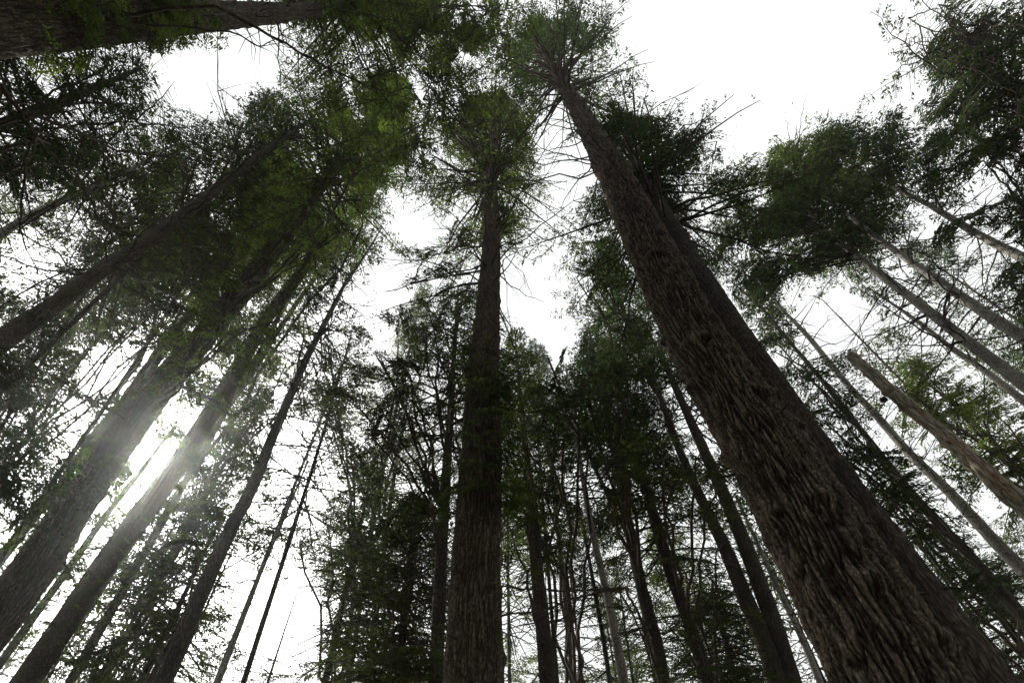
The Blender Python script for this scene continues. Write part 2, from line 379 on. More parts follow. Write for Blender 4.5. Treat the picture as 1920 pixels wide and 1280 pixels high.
def branch_curve(p, az, L, el, sag, rs, n=7, wig=.05):
    t = np.linspace(0, 1, n); d = np.array([math.cos(az) * math.cos(el), math.sin(az) * math.cos(el), math.sin(el)])
    side = np.array([-math.sin(az), math.cos(az), 0])
    P = p + d * (t * L)[:, None]; P[:, 2] -= sag * L * t ** 2
    w_ = np.cumsum(rs.normal(size=n)) * wig * L / n * 1.5; w_ -= w_[0]; w2 = np.cumsum(rs.normal(size=n)) * wig * L / n; w2 -= w2[0]
    P += side * w_[:, None]; P[:, 2] += w2
    return P

def tree(name, label, cat, ctrl, diam, bark_m='bark_plain', leaf_m='leaf_dark', live=None, dead=None, Lmax=3., kind='mid', per=5,
         group=None, seed=1, seg=18, dz=.35, amp=.03, fine=False, clear=0., epi=(), boughs=(), bare=(), dens=1., lscale=1., cap=None,
         el=(-.25, .5), sag=.18, width=1., clump=.45, gapz=(.45, .8), deadL=(.5, 1.8), deadn=3, shape='cone', plate_w=.06):
    rs = np.random.RandomState(seed)
    P, r = grow_axis(ctrl, diam)
    root = bpy.data.objects.new(name, None); scene.collection.objects.link(root); root.location = P[0]
    root['label'] = label; root['category'] = cat
    if group: root['group'] = group
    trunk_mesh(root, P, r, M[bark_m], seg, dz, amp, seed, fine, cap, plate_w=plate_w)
    px, py, pz = project(P[1:])
    at = lambda z: np.array([np.interp(z, P[:, 2], P[:, c]) for c in range(3)])
    rad = lambda z: np.interp(z, P[:, 2], r)
    ytoz = lambda t_: float(np.interp(t_, np.arange(len(P) - 1), P[1:, 2]))   # control index (fractional) -> height
    W = Wood(); Fo = Foliage()
    H = P[-1][2]
    STAT.append((name, label[:40], [round(float(v), 1) for v in P[0][:2]], round(float(H), 1), round(float(r[0] * 2), 2), 'live %.1f' % (ytoz(live) if live is not None else -1)))
    if dead is not None:
        z = ytoz(dead); z1 = H if live is None else ytoz(live) + 1.5
        while z < z1:
            for _ in range(rs.randint(1, deadn + 1)):
                az = rs.rand() * 6.283; L_ = rs.uniform(*deadL) * (1.3 if rs.rand() < .25 else 1)
                rr = rad(z); p = at(z) + np.array([math.cos(az), math.sin(az), 0]) * rr * .85
                C = branch_curve(p, az, L_, rs.uniform(-.6, .3), rs.uniform(-.15, .4), rs, 7, .17)
                rb = max(.010, min(.03, .012 + L_ * .008, rr * .3)); W.tube(C, np.linspace(rb, rb * .25, 7), 5)
                for _ in range(rs.randint(2, 7)):          # side twigs
                    i = rs.randint(2, 6); e = C[i] + rs.normal(size=3) * L_ * .16 + (C[i] - C[i - 1]) * 1.3
                    W.tube([C[i], (C[i] + e) / 2 + rs.normal(size=3) * .03, e], [rb * .45, rb * .3, rb * .15], 3)
            z += rs.uniform(.25, .6) * (1 + z / 40)
    if live is not None:
        z0 = ytoz(live); z = z0; ga = rs.rand() * 6.28
        while z < H - .2:
            u = (z - z0) / (H - z0)
            if shape == 'cone': prof = min(1, .75 + u * 2.5) * (1 - u) ** .75 + .10
            else: prof = min(1, .7 + u * 2) * (1 - u ** 2.5) ** .8 + .08
            for _ in range(per):
                ga += 2.399 + rs.uniform(-.5, .5); L_ = Lmax * prof * rs.uniform(.6, 1.15)
                if L_ < .25: L_ = .25
                ev = el[0] + (el[1] - el[0]) * u + rs.uniform(-.15, .15)
                rr = rad(z); p = at(z) + np.array([math.cos(ga), math.sin(ga), 0]) * rr * .7
                C = branch_curve(p, ga, L_, ev, sag * rs.uniform(.5, 1.5), rs, 7, .07)
                kp = keep_prob(C[[4, 6]]).mean()
                if rs.rand() > kp + .08: continue
                rb = max(.008, min(.014 + .011 * L_, rr * .45)); W.tube(C, np.linspace(rb, rb * .2, 7), 5 if kind == 'near' else 4)
                Fo.bough(C, rs, kind, width * (.45 + .55 * L_ / 3.) * rs.uniform(.8, 1.15), W if kind != 'far' else None, .18 + .15 * (1 - u), dens, lscale)
            z += rs.uniform(*gapz) * (1 - .45 * u)
    z = ytoz(0) - .5; ze = ytoz(live) if live is not None else H
    while z < ze and r[0] > .1:
        az = rs.rand() * 6.283; rr = rad(z); o = np.array([math.cos(az), math.sin(az), 0]); L_ = rs.uniform(.06, .3) * (.5 + rr); p = at(z) + o * rr * .9
        W.tube([p, p + o * L_ * .6 + [0, 0, -.02], p + o * L_ * 1.2 + [0, 0, rs.uniform(-.12, .02)]], [.03 * (.4 + rr), .022 * (.4 + rr), .012 * (.4 + rr)], 5); z += rs.uniform(.25, .8)
    for (i0, i1, cnt, ll) in epi:                        # short drooping shoots on the stem
        for _ in range(cnt):
            z = rs.uniform(ytoz(i0), ytoz(i1)); az = rs.rand() * 6.283; L_ = ll * rs.uniform(.5, 1.3); rr = rad(z)
            p = at(z) + np.array([math.cos(az), math.sin(az), 0]) * rr * .9
            C = branch_curve(p, az, L_, rs.uniform(-.5, .2), .35, rs, 6, .08)
            W.tube(C, np.linspace(.012, .003, 6), 4); Fo.bough(C, rs, kind, .5, W, .05, .9, lscale)
    for b in boughs:                                     # limbs reaching out to one place and carrying several sprays: picture point, distance, length
        (bx, by, dist, L_, n_) = b[:5]; spread = b[5] if len(b) > 5 else 60
        cen = CAM + ray(bx, by) * dist
        for g_ in range(0, n_, 5):
            hub = cen + rs.normal(size=3) * spread * dist / FPX * .5
            if keep_prob(hub[None])[0] < .35: continue
            zr = min(max(hub[2] - rs.uniform(-.1, .2) * L_, 2), H); s = at(zr); d = hub - s; dl = np.linalg.norm(d)
            t = np.linspace(0, 1, 9)[:, None]; mid = s + d * .5 + np.array([0, 0, .07 * dl])
            Lm = (1 - t) ** 2 * s + 2 * t * (1 - t) * mid + t ** 2 * hub; Lm[1:-1] += rs.normal(size=(7, 3)) * .01 * dl
            rl = min(.02 + .006 * dl, rad(zr) * .6 + .006); W.tube(Lm, np.linspace(rl, rl * .35, 9), 6)
            for _ in range(min(5, n_ - g_)):
                tip = CAM + ray(bx + rs.normal() * spread, by + rs.normal() * spread * .7) * dist * rs.uniform(.9, 1.1)
                if keep_prob(tip[None])[0] < .25: continue
                v = tip - hub; v /= np.linalg.norm(v) + 1e-6; st_ = Lm[rs.randint(5, 9)] if dl > L_ * .8 else s
                e = st_ + v * L_ * rs.uniform(.8, 1.1); e[2] -= .12 * L_
                C = (1 - t) * st_ + t * e; C[:, 2:3] += .1 * L_ * 4 * t * (1 - t) * .5; C[1:-1] += rs.normal(size=(7, 3)) * .012 * L_
                rb = min(.01 + .006 * L_, rl); W.tube(C, np.linspace(rb, rb * .2, 9), 4)
                Fo.bough(C, rs, kind, width * .9 * rs.uniform(.8, 1.2), W, .05, 1.3 * dens, lscale)
    for (pts, rb0) in bare:                              # individually seen bare limbs: list of (x, y, dist)
        C0 = rows([CAM + ray(a_, b_) * c_ for a_, b_, c_ in pts]); s = at(max(C0[0][2] - .4, 1)); C0 = np.vstack([s, C0])
        tt = np.linspace(0, len(C0) - 1, 4 * len(C0)); C = np.stack([np.interp(tt, np.arange(len(C0)), C0[:, c]) for c in range(3)], -1)
        C[1:-1] = (C[:-2] + C[1:-1] * 2 + C[2:]) / 4; C[2:] += rs.normal(size=(len(C) - 2, 3)) * .012
        bw = Wood(); bw.tube(C, np.linspace(rb0, rb0 * .25, len(C)), 6)
        for _ in range(len(pts) * 4):
            i = rs.randint(len(C) // 3, len(C) - 1); e = C[i] + rs.normal(size=3) * .35 + (C[i] - C[i - 1]) * 2
            bw.tube([C[i], (C[i] + e) / 2 + rs.normal(size=3) * .05, e], [rb0 * .3, rb0 * .2, rb0 * .08], 4)
        bw.build('limb', M['twig'], root, P[0])
    if live is None and dead is None and not boughs:     # a bare stem: every stub is a piece of its own
        for V_, F_, U_ in zip(W.V, W.F, W.U): link_mesh('branch_stub', V_ - P[0], F_ - F_.min(), M['twig'], root, U_)
    else: W.build('branches', M['twig'], root, P[0])
    Fo.build('crown', M[leaf_m], root, P[0], rs, clump=clump)
    TREES[name + str(seed)] = root
    return root

GAPS += [(1410, 70, 215, 95, 1), (1500, 120, 165, 60, 1), (1310, 90, 90, 80, .9), (1390, 235, 45, 55, .95), (1565, 600, 75, 55, .97), (1500, 545, 30, 30, .8),
         (1070, 300, 65, 45, .97), (1030, 240, 35, 35, .8), (975, 545, 38, 62, .95), (1010, 470, 40, 60, .6), (760, 400, 45, 50, .6), (705, 540, 30, 60, .6), (1100, 905, 30, 30, .5),
         (330, 130, 55, 40, .95), (400, 170, 60, 50, .7), (205, 690, 60, 45, .9), (290, 860, 45, 40, .8), (520, 1170, 75, 70, .92), (560, 880, 60, 110, .75),
         (130, 800, 45, 50, .6), (870, 105, 14, 12, .9), (1090, 905, 30, 45, .8), (1075, 1180, 40, 50, .7), (1185, 1010, 20, 60, .6),
         (1700, 600, 40, 25, .6), (1820, 520, 50, 25, .6), (1860, 330, 40, 40, .7), (1850, 960, 40, 60, .5), (60, 480, 60, 50, .7), 
         (1480, 180, 60, 25, .7), 
         (1220, 190, 60, 25, .8), (1270, 120, 60, 60, .9), (1200, 330, 5, 5, 0)]
S = []
def T(**k): S.append(k)
FG = 'fir_tree'; HM = 'hemlock_tree'
# ---- foreground giants
T(name=FG, label='massive furrowed brown trunk in the right foreground, largest tree of all, dead twigs high up', cat='fir tree', diam=1.12,
  ctrl=[(1688, 1280, 232), (1568, 1066, 200), (1443, 853, 150), (1305, 640, 113), (1212, 450, 84), (1137, 300, 56), (1082, 200, 34), (1037, 130, 17), (1000, 70, 4)],
  bark_m='bark_big', leaf_m='leaf_cool', live=6.25, dead=4.7, Lmax=5.2, per=4, seed=11, seg=440, dz=.022, amp=.055, plate_w=.066, fine=True, clear=.97, gapz=(.5, .8), width=1.1,
  deadL=(.8, 3.6), deadn=3, el=(-.1, .6), sag=.12, boughs=[(1130, 110, 34, 3.5, 5, 40), (1150, 50, 34, 3.5, 5, 35), (1000, 30, 36, 3.5, 5, 30)])
T(name=FG, label='second thick smoother trunk directly behind the massive furrowed right trunk, dark dense crown', cat='fir tree', diam=1.0,
  ctrl=[(1800, 1280, 175), (1700, 1137, 155), (1510, 853, 108), (1372, 640, 84), (1305, 530, 68), (1250, 427, 50), (1215, 360, 36), (1185, 290, 16), (1165, 235, 3)],
  bark_m='bark_plain', leaf_m='leaf_dark', live=5.0, Lmax=4.2, per=7, seed=12, seg=200, dz=.05, amp=.03, fine=True, clear=.9, deadn=1, gapz=(.4, .7), clump=.38,
  boughs=[(1270, 330, 20, 3, 20, 45), (1290, 260, 21, 3, 10, 35), (1220, 270, 20, 3, 10, 35)])
T(name=FG, label='tall straight central trunk running up the middle, bare above with fresh green crown', cat='fir tree', diam=.86,
  ctrl=[(888, 1280, 110), (892, 1066, 98), (903, 853, 77), (905, 700, 62), (914, 600, 46), (921, 470, 34), (921, 350, 23), (923, 290, 15), (928, 190, 4)],
  bark_m='bark_moss', leaf_m='leaf_mid', live=5.9, dead=4.4, Lmax=4.2, per=6, seed=13, seg=200, dz=.045, amp=.032, fine=True, clear=.8, cr=(4, 8), deadL=(1.5, 4.2), deadn=8, sag=.25,
  epi=[(1.5, 4.0, 170, .8)], el=(-.3, .5), boughs=[(810, 450, 22, 2.5, 10, 40), (770, 520, 21, 2.5, 8, 40), (730, 600, 20, 2.3, 6, 35), (1000, 480, 22, 2, 5, 25), (1010, 420, 23, 2.2, 4, 30), (990, 370, 26, 2.5, 5, 35), (850, 300, 27, 4, 12, 45), (880, 220, 29, 4, 12, 45), (820, 190, 27, 4, 15, 35), (800, 110, 27, 4, 12, 35), (840, 70, 28, 4, 10, 35), (790, 280, 26, 3, 8, 30), (985, 230, 26, 2, 5, 25), (920, 140, 32, 4, 12, 40)])
# ---- left giants
T(name=FG, label='thick mossy leaning trunk at lower left, leftmost of the pair of big left trunks', cat='fir tree', diam=0.792,
  ctrl=[(20, 1130, 79.2), (60, 1078, 75.7), (134, 962, 67.8), (225, 830, 62.5), (310, 715, 57.2), (400, 610, 49.3), (470, 520, 44.0), (525, 455, 35.2), (575, 385, 24.6), (640, 300, 15.8), (700, 225, 8.8), (755, 155, 2.6)],
  bark_m='bark_moss', kind='near', leaf_m='leaf_fresh', live=8, dead=3.2, Lmax=5, per=7, seed=14, seg=180, dz=.05, amp=.036, fine=True, clear=.6, cr=(0, 4),
  epi=[(4.6, 8, 110, 1.1), (.3, 3, 70, .6)], deadL=(.6, 2.2), boughs=[(440, 640, 12, 2, 10, 40), (610, 330, 19, 3, 8, 50), (620, 420, 18, 2.5, 8, 40), (850, 230, 30, 4, 15, 45), (760, 250, 30, 4, 12, 45), (680, 260, 28, 4, 12, 45)])
T(name=FG, label='second big left trunk, grey and leafy midway, right of the thicker mossy one', cat='fir tree', diam=0.598,
  ctrl=[(62, 1258, 52.8), (135, 1150, 49.3), (190, 1066, 46.6), (264, 963, 44.0), (332, 872, 42.2), (385, 790, 40.5), (440, 700, 33.4), (500, 595, 23.8), (560, 510, 15.0), (610, 440, 7.0)],
  bark_m='bark_moss', leaf_m='leaf_mid', live=8, dead=6, Lmax=2.6, per=5, seed=15, seg=90, dz=.08, amp=.015, clear=.5, cr=(0, 4),
  epi=[(4.6, 7, 60, .9), (.3, 4, 50, .5)], boughs=[(400, 740, 13, 1.6, 7, 40)])
T(name=FG, label='slimmer grey brown trunk just right of the leafy pair, topped by tangled bare branches', cat='fir tree', diam=.42,
  ctrl=[(400, 800, 12), (440, 745, 12), (480, 690, 12), (513, 633, 11), (550, 577, 10), (593, 517, 9), (640, 450, 5)],
  bark_m='bark_plain', leaf_m='leaf_mid', live=5, dead=1, Lmax=2.2, per=3, seed=16, deadn=8, deadL=(1, 3.4))
T(name='dead_tree', label='thin dead stem with rung-like branch stubs in the gap between the two big left trunks', cat='dead tree', diam=.3,
  ctrl=[(100, 1105, 15), (147, 1040, 14), (200, 963, 12), (267, 880, 10), (327, 800, 6)], bark_m='bark_plain', dead=0, seed=17, deadn=4, deadL=(.3, .9))
T(name=FG, label='slender clean trunk rising from bottom left to a bare pointed tip against white sky', cat='fir tree', diam=0.440,
  ctrl=[(305, 1280, 35.2), (398, 1066, 28.2), (440, 975, 25.5), (478, 906, 22.9), (497, 853, 20.2), (550, 727, 15.8), (575, 670, 13.2), (612, 600, 10.6), (645, 535, 7.0), (690, 470, 4.4), (717, 425, 1.8)],
  bark_m='bark_plain', leaf_m='leaf_dark', live=6.3, dead=3.6, Lmax=2.6, per=3, seed=18, clear=.9, deadn=8, deadL=(1.2, 4), dens=.8,
  boughs=[(600, 560, 20, 1.6, 4, 30), (370, 1010, 12, 1.4, 5, 25)])
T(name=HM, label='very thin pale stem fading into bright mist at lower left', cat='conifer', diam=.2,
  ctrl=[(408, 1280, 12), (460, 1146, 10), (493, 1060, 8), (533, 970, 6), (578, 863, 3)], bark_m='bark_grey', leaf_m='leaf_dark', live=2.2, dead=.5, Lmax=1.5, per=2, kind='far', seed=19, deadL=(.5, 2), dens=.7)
T(name=HM, label='thin leafy stem half hidden behind the slender clean trunk at bottom left', cat='conifer', diam=.24,
  ctrl=[(262, 1280, 12), (293, 1215, 12), (333, 1143, 10), (375, 1050, 8), (420, 960, 4)], bark_m='bark_plain', leaf_m='leaf_mid', live=.2, dead=0, Lmax=3.2, per=4, kind='mid', seed=20, clump=.5)
T(name=HM, label='thin crooked stem at bottom left, lowest dark sapling between two big trunks', cat='conifer', diam=.14,
  ctrl=[(237, 1280, 6), (256, 1245, 6), (273, 1213, 5), (300, 1150, 3)], bark_m='bark_plain', leaf_m='leaf_dark', live=0, dead=0, Lmax=2.2, per=4, seed=21,
  boughs=[(200, 1200, 13, 2, 7, 45)])
T(name=HM, label='slim tree with airy crown right of the bright mist, below centre left', cat='conifer', diam=.26,
  ctrl=[(610, 1280, 13), (630, 1186, 12), (645, 1120, 11), (660, 1060, 10), (683, 953, 6), (697, 870, 2)], bark_m='bark_plain', leaf_m='leaf_dark', live=.5, dead=.2, Lmax=3.4, per=6, kind='mid', seed=22, clump=.5)
# ---- upper left
T(name=FG, label='long dark trunk crossing the upper left diagonally, bare limbs fanning from its tip', cat='fir tree', diam=0.546,
  ctrl=[(0, 640, 49.3), (50, 607, 44.0), (110, 567, 37.0), (167, 523, 32.6), (213, 493, 29.9), (267, 460, 28.2), (333, 410, 25.5), (377, 377, 23.8), (433, 333, 20.2), (500, 283, 15.0), (583, 223, 5.3)],
  bark_m='bark_moss', leaf_m='leaf_dark', live=9.2, dead=3, Lmax=2.6, per=3, seed=23, seg=80, dz=.1, amp=.015, clear=.85, deadn=7, deadL=(1.5, 4.6), dens=.6,
  boughs=[(50, 740, 11, 2.2, 25, 45), (150, 590, 13, 1.8, 10, 40), (60, 670, 11, 2, 12, 40), (50, 910, 11, 2, 15, 40)])
T(name=FG, label='thin pale trunk at far left edge, above the long diagonal trunk', cat='fir tree', diam=.34,
  ctrl=[(0, 440, 19), (20, 425, 18), (83, 390, 16), (167, 357, 13), (247, 317, 8), (330, 270, 3)], bark_m='bark_grey', leaf_m='leaf_mid', live=2.8, dead=.5, Lmax=3.6, per=5, seed=24, clear=.7,
  boughs=[(230, 200, 20, 3, 10, 50), (250, 330, 20, 3, 8, 45)], deadL=(.8, 2.6))
T(name=FG, label='thick mossy trunk lying across the top left corner of the view', cat='fir tree', diam=.95,
  ctrl=[(0, 44, 140), (110, 42, 118), (200, 36, 104), (300, 32, 84), (417, 29, 60), (533, 24, 38), (640, 12, 22), (740, 0, 10), (820, -22, 4)],
  bark_m='bark_moss', leaf_m='leaf_fresh', live=6, dead=4, Lmax=4, per=5, seed=25, seg=140, dz=.05, amp=.035, fine=True,
  epi=[(.1, 3.4, 150, .5)], deadL=(.4, 1.5), boughs=[(800, 60, 26, 4.5, 20, 55), (890, 60, 27, 4, 20, 45), (700, 90, 23, 4, 18, 60), (930, 20, 27, 4, 12, 35), (960, 90, 30, 4, 8, 30), (600, 60, 20, 3, 10, 45), (720, 190, 24, 4, 10, 50), (640, 200, 22, 3, 6, 40)],
  bare=[([(400, 5, 9), (520, 75, 9.5), (640, 140, 10), (760, 185, 11)], .035), ([(440, 60, 9.5), (490, 92, 9.3), (560, 40, 9)], .02)])
T(name=HM, label='near tree at the left edge whose crooked black bare limbs cross the upper left', cat='conifer', diam=.5,
  ctrl=[(-700, 540, 60), (-500, 410, 48), (-300, 280, 32), (-180, 200, 14)], bark_m='bark_plain', leaf_m='leaf_fresh', seed=26, kind='near', Lmax=3, clump=.4,
  bare=[([(-60, 120, 6), (0, 163, 6), (38, 205, 6.2), (62, 252, 6.3), (50, 300, 6.3), (40, 400, 6.4), (38, 440, 6.4)], .035),
        ([(40, 205, 6.2), (100, 232, 6.6), (160, 250, 7), (215, 283, 7.5), (350, 297, 8.3), (440, 318, 9)], .028),
        ([(62, 252, 6.3), (95, 290, 6.6), (150, 345, 7), (180, 400, 7.2), (215, 450, 7.5)], .022)],)
T(name=HM, label='dark leafy crown filling the upper left corner below the thick mossy trunk', cat='conifer', diam=.4,
  ctrl=[(-300, 360, 40), (-150, 300, 36), (0, 235, 28), (120, 190, 20), (260, 130, 8)], bark_m='bark_plain', leaf_m='leaf_dark', live=1, dead=.5, Lmax=3.2, per=5, seed=27,
  boughs=[(80, 160, 13, 2.4, 8, 45), (200, 130, 13, 2, 6, 40), (60, 330, 12, 2.4, 8, 50), (140, 260, 13, 2.4, 8, 45), (240, 230, 14, 2.4, 5, 40)])
T(name=HM, label='yellow-green leafy crown between the diagonal upper left trunk and the leafy pair of trunks', cat='conifer', diam=.36,
  ctrl=[(120, 900, 14), (220, 770, 13), (330, 620, 11), (430, 500, 9), (520, 400, 6), (590, 320, 3)], bark_m='bark_plain', leaf_m='leaf_mid', live=2.6, dead=1, Lmax=3.6, per=6, seed=28, clump=.42,
  boughs=[(420, 260, 24, 3, 4, 50), (600, 400, 20, 2.5, 7, 45), (480, 430, 20, 2.5, 7, 50), (400, 430, 22, 2.5, 5, 40)])
T(name=HM, label='dark twiggy crown high behind the bare tips left of centre', cat='conifer', diam=.36,
  ctrl=[(430, 760, 10), (520, 600, 8), (620, 420, 6), (700, 300, 4), (760, 220, 2)], bark_m='bark_plain', leaf_m='leaf_dark', live=1.5, dead=.5, Lmax=3.4, per=5, seed=29, kind='far', clump=.5,
  boughs=[(690, 430, 24, 2.5, 4, 30), (650, 300, 22, 2.5, 6, 40)])
# ---- centre
T(name=HM, label='slim dark tree with layered crown immediately left of the central trunk', cat='conifer', diam=.36,
  ctrl=[(817, 1270, 28), (827, 1053, 24), (837, 880, 18), (843, 800, 14), (849, 700, 10), (856, 600, 6), (859, 535, 3)], bark_m='bark_plain', leaf_m='leaf_dark', live=2.5, dead=.4, Lmax=4, per=5, seed=31, clump=.52,
  boughs=[(760, 700, 15, 2.2, 8, 40), (690, 780, 15, 2.2, 8, 40), (700, 690, 15, 2, 8, 40), (780, 880, 14, 2.2, 8, 40), (640, 700, 15, 1.8, 5, 35), (780, 590, 17, 2, 6, 30)], clear=.2)
T(name=HM, label='low wide dark tree at the bottom, left of the central trunk', cat='conifer', diam=.3,
  ctrl=[(748, 1280, 18), (755, 1180, 16), (765, 1080, 12), (775, 1000, 8), (785, 930, 3)], bark_m='bark_plain', leaf_m='leaf_olive', live=.1, Lmax=3.3, per=8, seed=32, clump=.46, gapz=(.25, .4), boughs=[(720, 1100, 14, 2.2, 12, 45), (690, 1230, 13, 2.2, 12, 45), (790, 1200, 12.5, 2, 10, 35)])
T(name=FG, label='grey-brown trunk with short side branches just right of the central trunk', cat='fir tree', diam=.46,
  ctrl=[(1027, 1280, 33), (1020, 1186, 29), (1010, 1103, 26), (1003, 1013, 22), (997, 936, 17), (987, 853, 12), (978, 760, 8), (970, 680, 4), (966, 625, 2)],
  bark_m='bark_plain', leaf_m='leaf_olive', live=4, dead=.2, Lmax=2.6, per=6, seed=33, clear=.4, deadL=(.8, 2.4), boughs=[(965, 900, 14, 1.6, 6, 30), (970, 1000, 13, 1.5, 6, 35)])
T(name=FG, label='pale slender trunk in the bright gap right of centre', cat='fir tree', diam=.3,
  ctrl=[(1170, 1280, 20), (1156, 1200, 18), (1143, 1136, 15), (1127, 1066, 14), (1110, 996, 12), (1097, 920, 10), (1085, 853, 8), (1073, 770, 6), (1062, 690, 3)],
  bark_m='bark_grey', leaf_m='leaf_dark', live=4.8, dead=2, Lmax=2.8, per=5, seed=34, clear=.85, deadL=(.5, 1.8))
T(name=HM, label='small pointed tree with thin leaning stem in the bright gap right of centre', cat='conifer', diam=.17,
  ctrl=[(1143, 1280, 9), (1133, 1203, 9), (1120, 1136, 8), (1107, 1060, 7), (1093, 986, 5), (1082, 925, 2)], bark_m='bark_plain', leaf_m='leaf_dark', live=2, dead=.3, Lmax=1.7, per=5, seed=35, clump=.5)
T(name=HM, label='hair-thin sapling stem right of the pale slender trunk at the bottom', cat='sapling', diam=.11,
  ctrl=[(1187, 1280, 5), (1175, 1200, 4), (1163, 1113, 3), (1155, 1040, 1.5)], bark_m='bark_plain', dead=.2, leaf_m='leaf_dark', live=1.5, Lmax=1, per=2, seed=36, kind='far')
T(name=HM, label='dark trunk with crooked low limb, third trunk right of the central one', cat='conifer', diam=.44,
  ctrl=[(1245, 1280, 26), (1233, 1203, 23), (1207, 1120, 22), (1190, 1036, 20), (1173, 953, 17), (1157, 870, 15), (1137, 777, 13), (1120, 700, 9), (1105, 620, 4)],
  bark_m='bark_plain', leaf_m='leaf_dark', live=4.2, dead=1, Lmax=3.6, per=7, seed=37, clump=.42, clear=.5, gapz=(.3, .5), deadL=(.8, 2.4),
  bare=[([(1195, 1140, 15), (1177, 1117, 14), (1175, 1100, 13.5), (1120, 1110, 13), (1072, 1120, 12.5), (1020, 1145, 12), (940, 1150, 11), (880, 1200, 11), (800, 1222, 11)], .04),
        ([(1175, 1100, 13.5), (1060, 1108, 12.5), (960, 1100, 11.5), (880, 1095, 11), (800, 1115, 10.5), (715, 1125, 10.5)], .026)],
  boughs=[(1110, 720, 17, 2.5, 12, 60), (1050, 700, 17, 2.5, 8, 45), (1180, 720, 16, 2.4, 8, 50)])
T(name=HM, label='tree with light green lacy crown just left of the massive right trunk', cat='conifer', diam=.5,
  ctrl=[(1460, 1280, 36), (1427, 1186, 34), (1393, 1113, 30), (1367, 1040, 26), (1323, 953, 20), (1273, 843, 14), (1240, 747, 11), (1207, 680, 9), (1173, 600, 7), (1150, 520, 4), (1135, 450, 2)],
  bark_m='bark_plain', leaf_m='leaf_cool', live=6.6, dead=4, Lmax=3.2, per=6, seed=38, clump=.42, boughs=[(1110, 470, 24, 2.5, 12, 40), (1180, 620, 20, 2.5, 8, 40), (1090, 530, 22, 2.5, 8, 35)])
T(name=FG, label='dark reddish trunk close behind the massive right trunk, on its left side', cat='fir tree', diam=.5,
  ctrl=[(1485, 1280, 36), (1463, 1206, 35), (1447, 1153, 35), (1420, 1086, 33), (1397, 1020, 30), (1350, 910, 24), (1300, 800, 18), (1255, 700, 12), (1215, 620, 5)],
  bark_m='bark_plain', leaf_m='leaf_dark', live=6, dead=2, Lmax=3, per=5, seed=39, clear=.5)
T(name=HM, label='dim leafy trunk between the crooked-limbed one and the massive right trunk', cat='conifer', diam=.46,
  ctrl=[(1330, 1280, 28), (1290, 1160, 28), (1250, 1053, 26), (1227, 970, 22), (1207, 903, 18), (1180, 800, 13), (1155, 700, 7), (1140, 640, 2)],
  bark_m='bark_plain', leaf_m='leaf_olive', live=2.2, dead=1, Lmax=3.4, per=7, seed=40, clump=.43, boughs=[(1310, 900, 15, 2.4, 8, 50), (1330, 1050, 13, 2.2, 8, 50), (1290, 1180, 12, 2.2, 12, 60), (1230, 820, 16, 2.4, 9, 50)])
T(name=HM, label='low dark bushy tree at the bottom, left of the foot of the massive right trunk', cat='conifer', diam=.26,
  ctrl=[(1380, 1280, 14), (1365, 1220, 12), (1350, 1160, 9), (1335, 1100, 4)], bark_m='bark_plain', leaf_m='leaf_dark', live=0, Lmax=3, per=8, seed=41, clump=.44, gapz=(.3, .45), boughs=[(1420, 1250, 10, 1.8, 7, 45)])
T(name=FG, label='narrow pale stem seen through the slit left of the massive right trunk', cat='fir tree', diam=.26,
  ctrl=[(1530, 1260, 13), (1500, 1186, 12), (1467, 1120, 11), (1430, 1040, 9), (1380, 930, 5)], bark_m='bark_grey', leaf_m='leaf_mid', live=2.5, dead=1, Lmax=2.6, per=5, seed=42, kind='far')
T(name=HM, label='lacy hemlock rising behind the top of the low wide dark tree, left of centre', cat='conifer', diam=.3,
  ctrl=[(690, 1280, 12), (705, 1150, 11), (722, 1020, 9), (738, 900, 7), (755, 800, 4), (765, 740, 2)], bark_m='bark_plain', leaf_m='leaf_mid', live=1, dead=0, Lmax=3.4, per=5, seed=43, clump=.52, kind='mid')
T(name=HM, label='airy hemlock between the slender clean trunk and the central trunk at mid height', cat='conifer', diam=.26,
  ctrl=[(655, 1280, 9), (680, 1100, 8), (705, 950, 7), (740, 780, 5), (775, 620, 3.5), (800, 520, 1.5)], leaf_m='leaf_mid', live=1, dead=0, Lmax=4.6, per=4, seed=44, clump=.52,
  boughs=[(640, 860, 22, 3, 10, 50), (740, 640, 26, 3, 10, 45), (600, 700, 24, 3, 8, 45), (620, 1000, 19, 2.4, 10, 45), (600, 820, 23, 2.4, 8, 40), (560, 600, 26, 2.5, 8, 40)])
T(name=HM, label='hemlock with wide dark boughs right of the central trunk at mid height', cat='conifer', diam=.3,
  ctrl=[(1075, 1280, 11), (1060, 1120, 10), (1045, 980, 9), (1030, 850, 7), (1015, 730, 5), (1003, 640, 2)], leaf_m='leaf_dark', live=2, dead=.5, Lmax=4, per=7, seed=45, clump=.46,
  boughs=[(1000, 800, 18, 2.5, 10, 45), (1060, 840, 17, 2.5, 12, 45), (1120, 860, 17, 2.5, 10, 45)])
T(name=HM, label='lacy tree over the lower left behind the slender clean trunk', cat='conifer', diam=.24,
  ctrl=[(180, 1290, 8), (250, 1160, 8), (330, 1020, 6.5), (400, 890, 5), (470, 760, 3), (520, 660, 1.5)], leaf_m='leaf_mid', live=.4, dead=0, Lmax=4.4, per=7, seed=46, clump=.5,
  boughs=[(380, 960, 20, 2.5, 10, 50), (470, 760, 24, 2.5, 10, 40), (540, 680, 25, 2.5, 8, 40), (440, 860, 22, 2.5, 8, 40), (530, 960, 22, 2.3, 6, 35), (180, 1230, 14, 2, 8, 45), (330, 1080, 18, 2.5, 8, 45)])
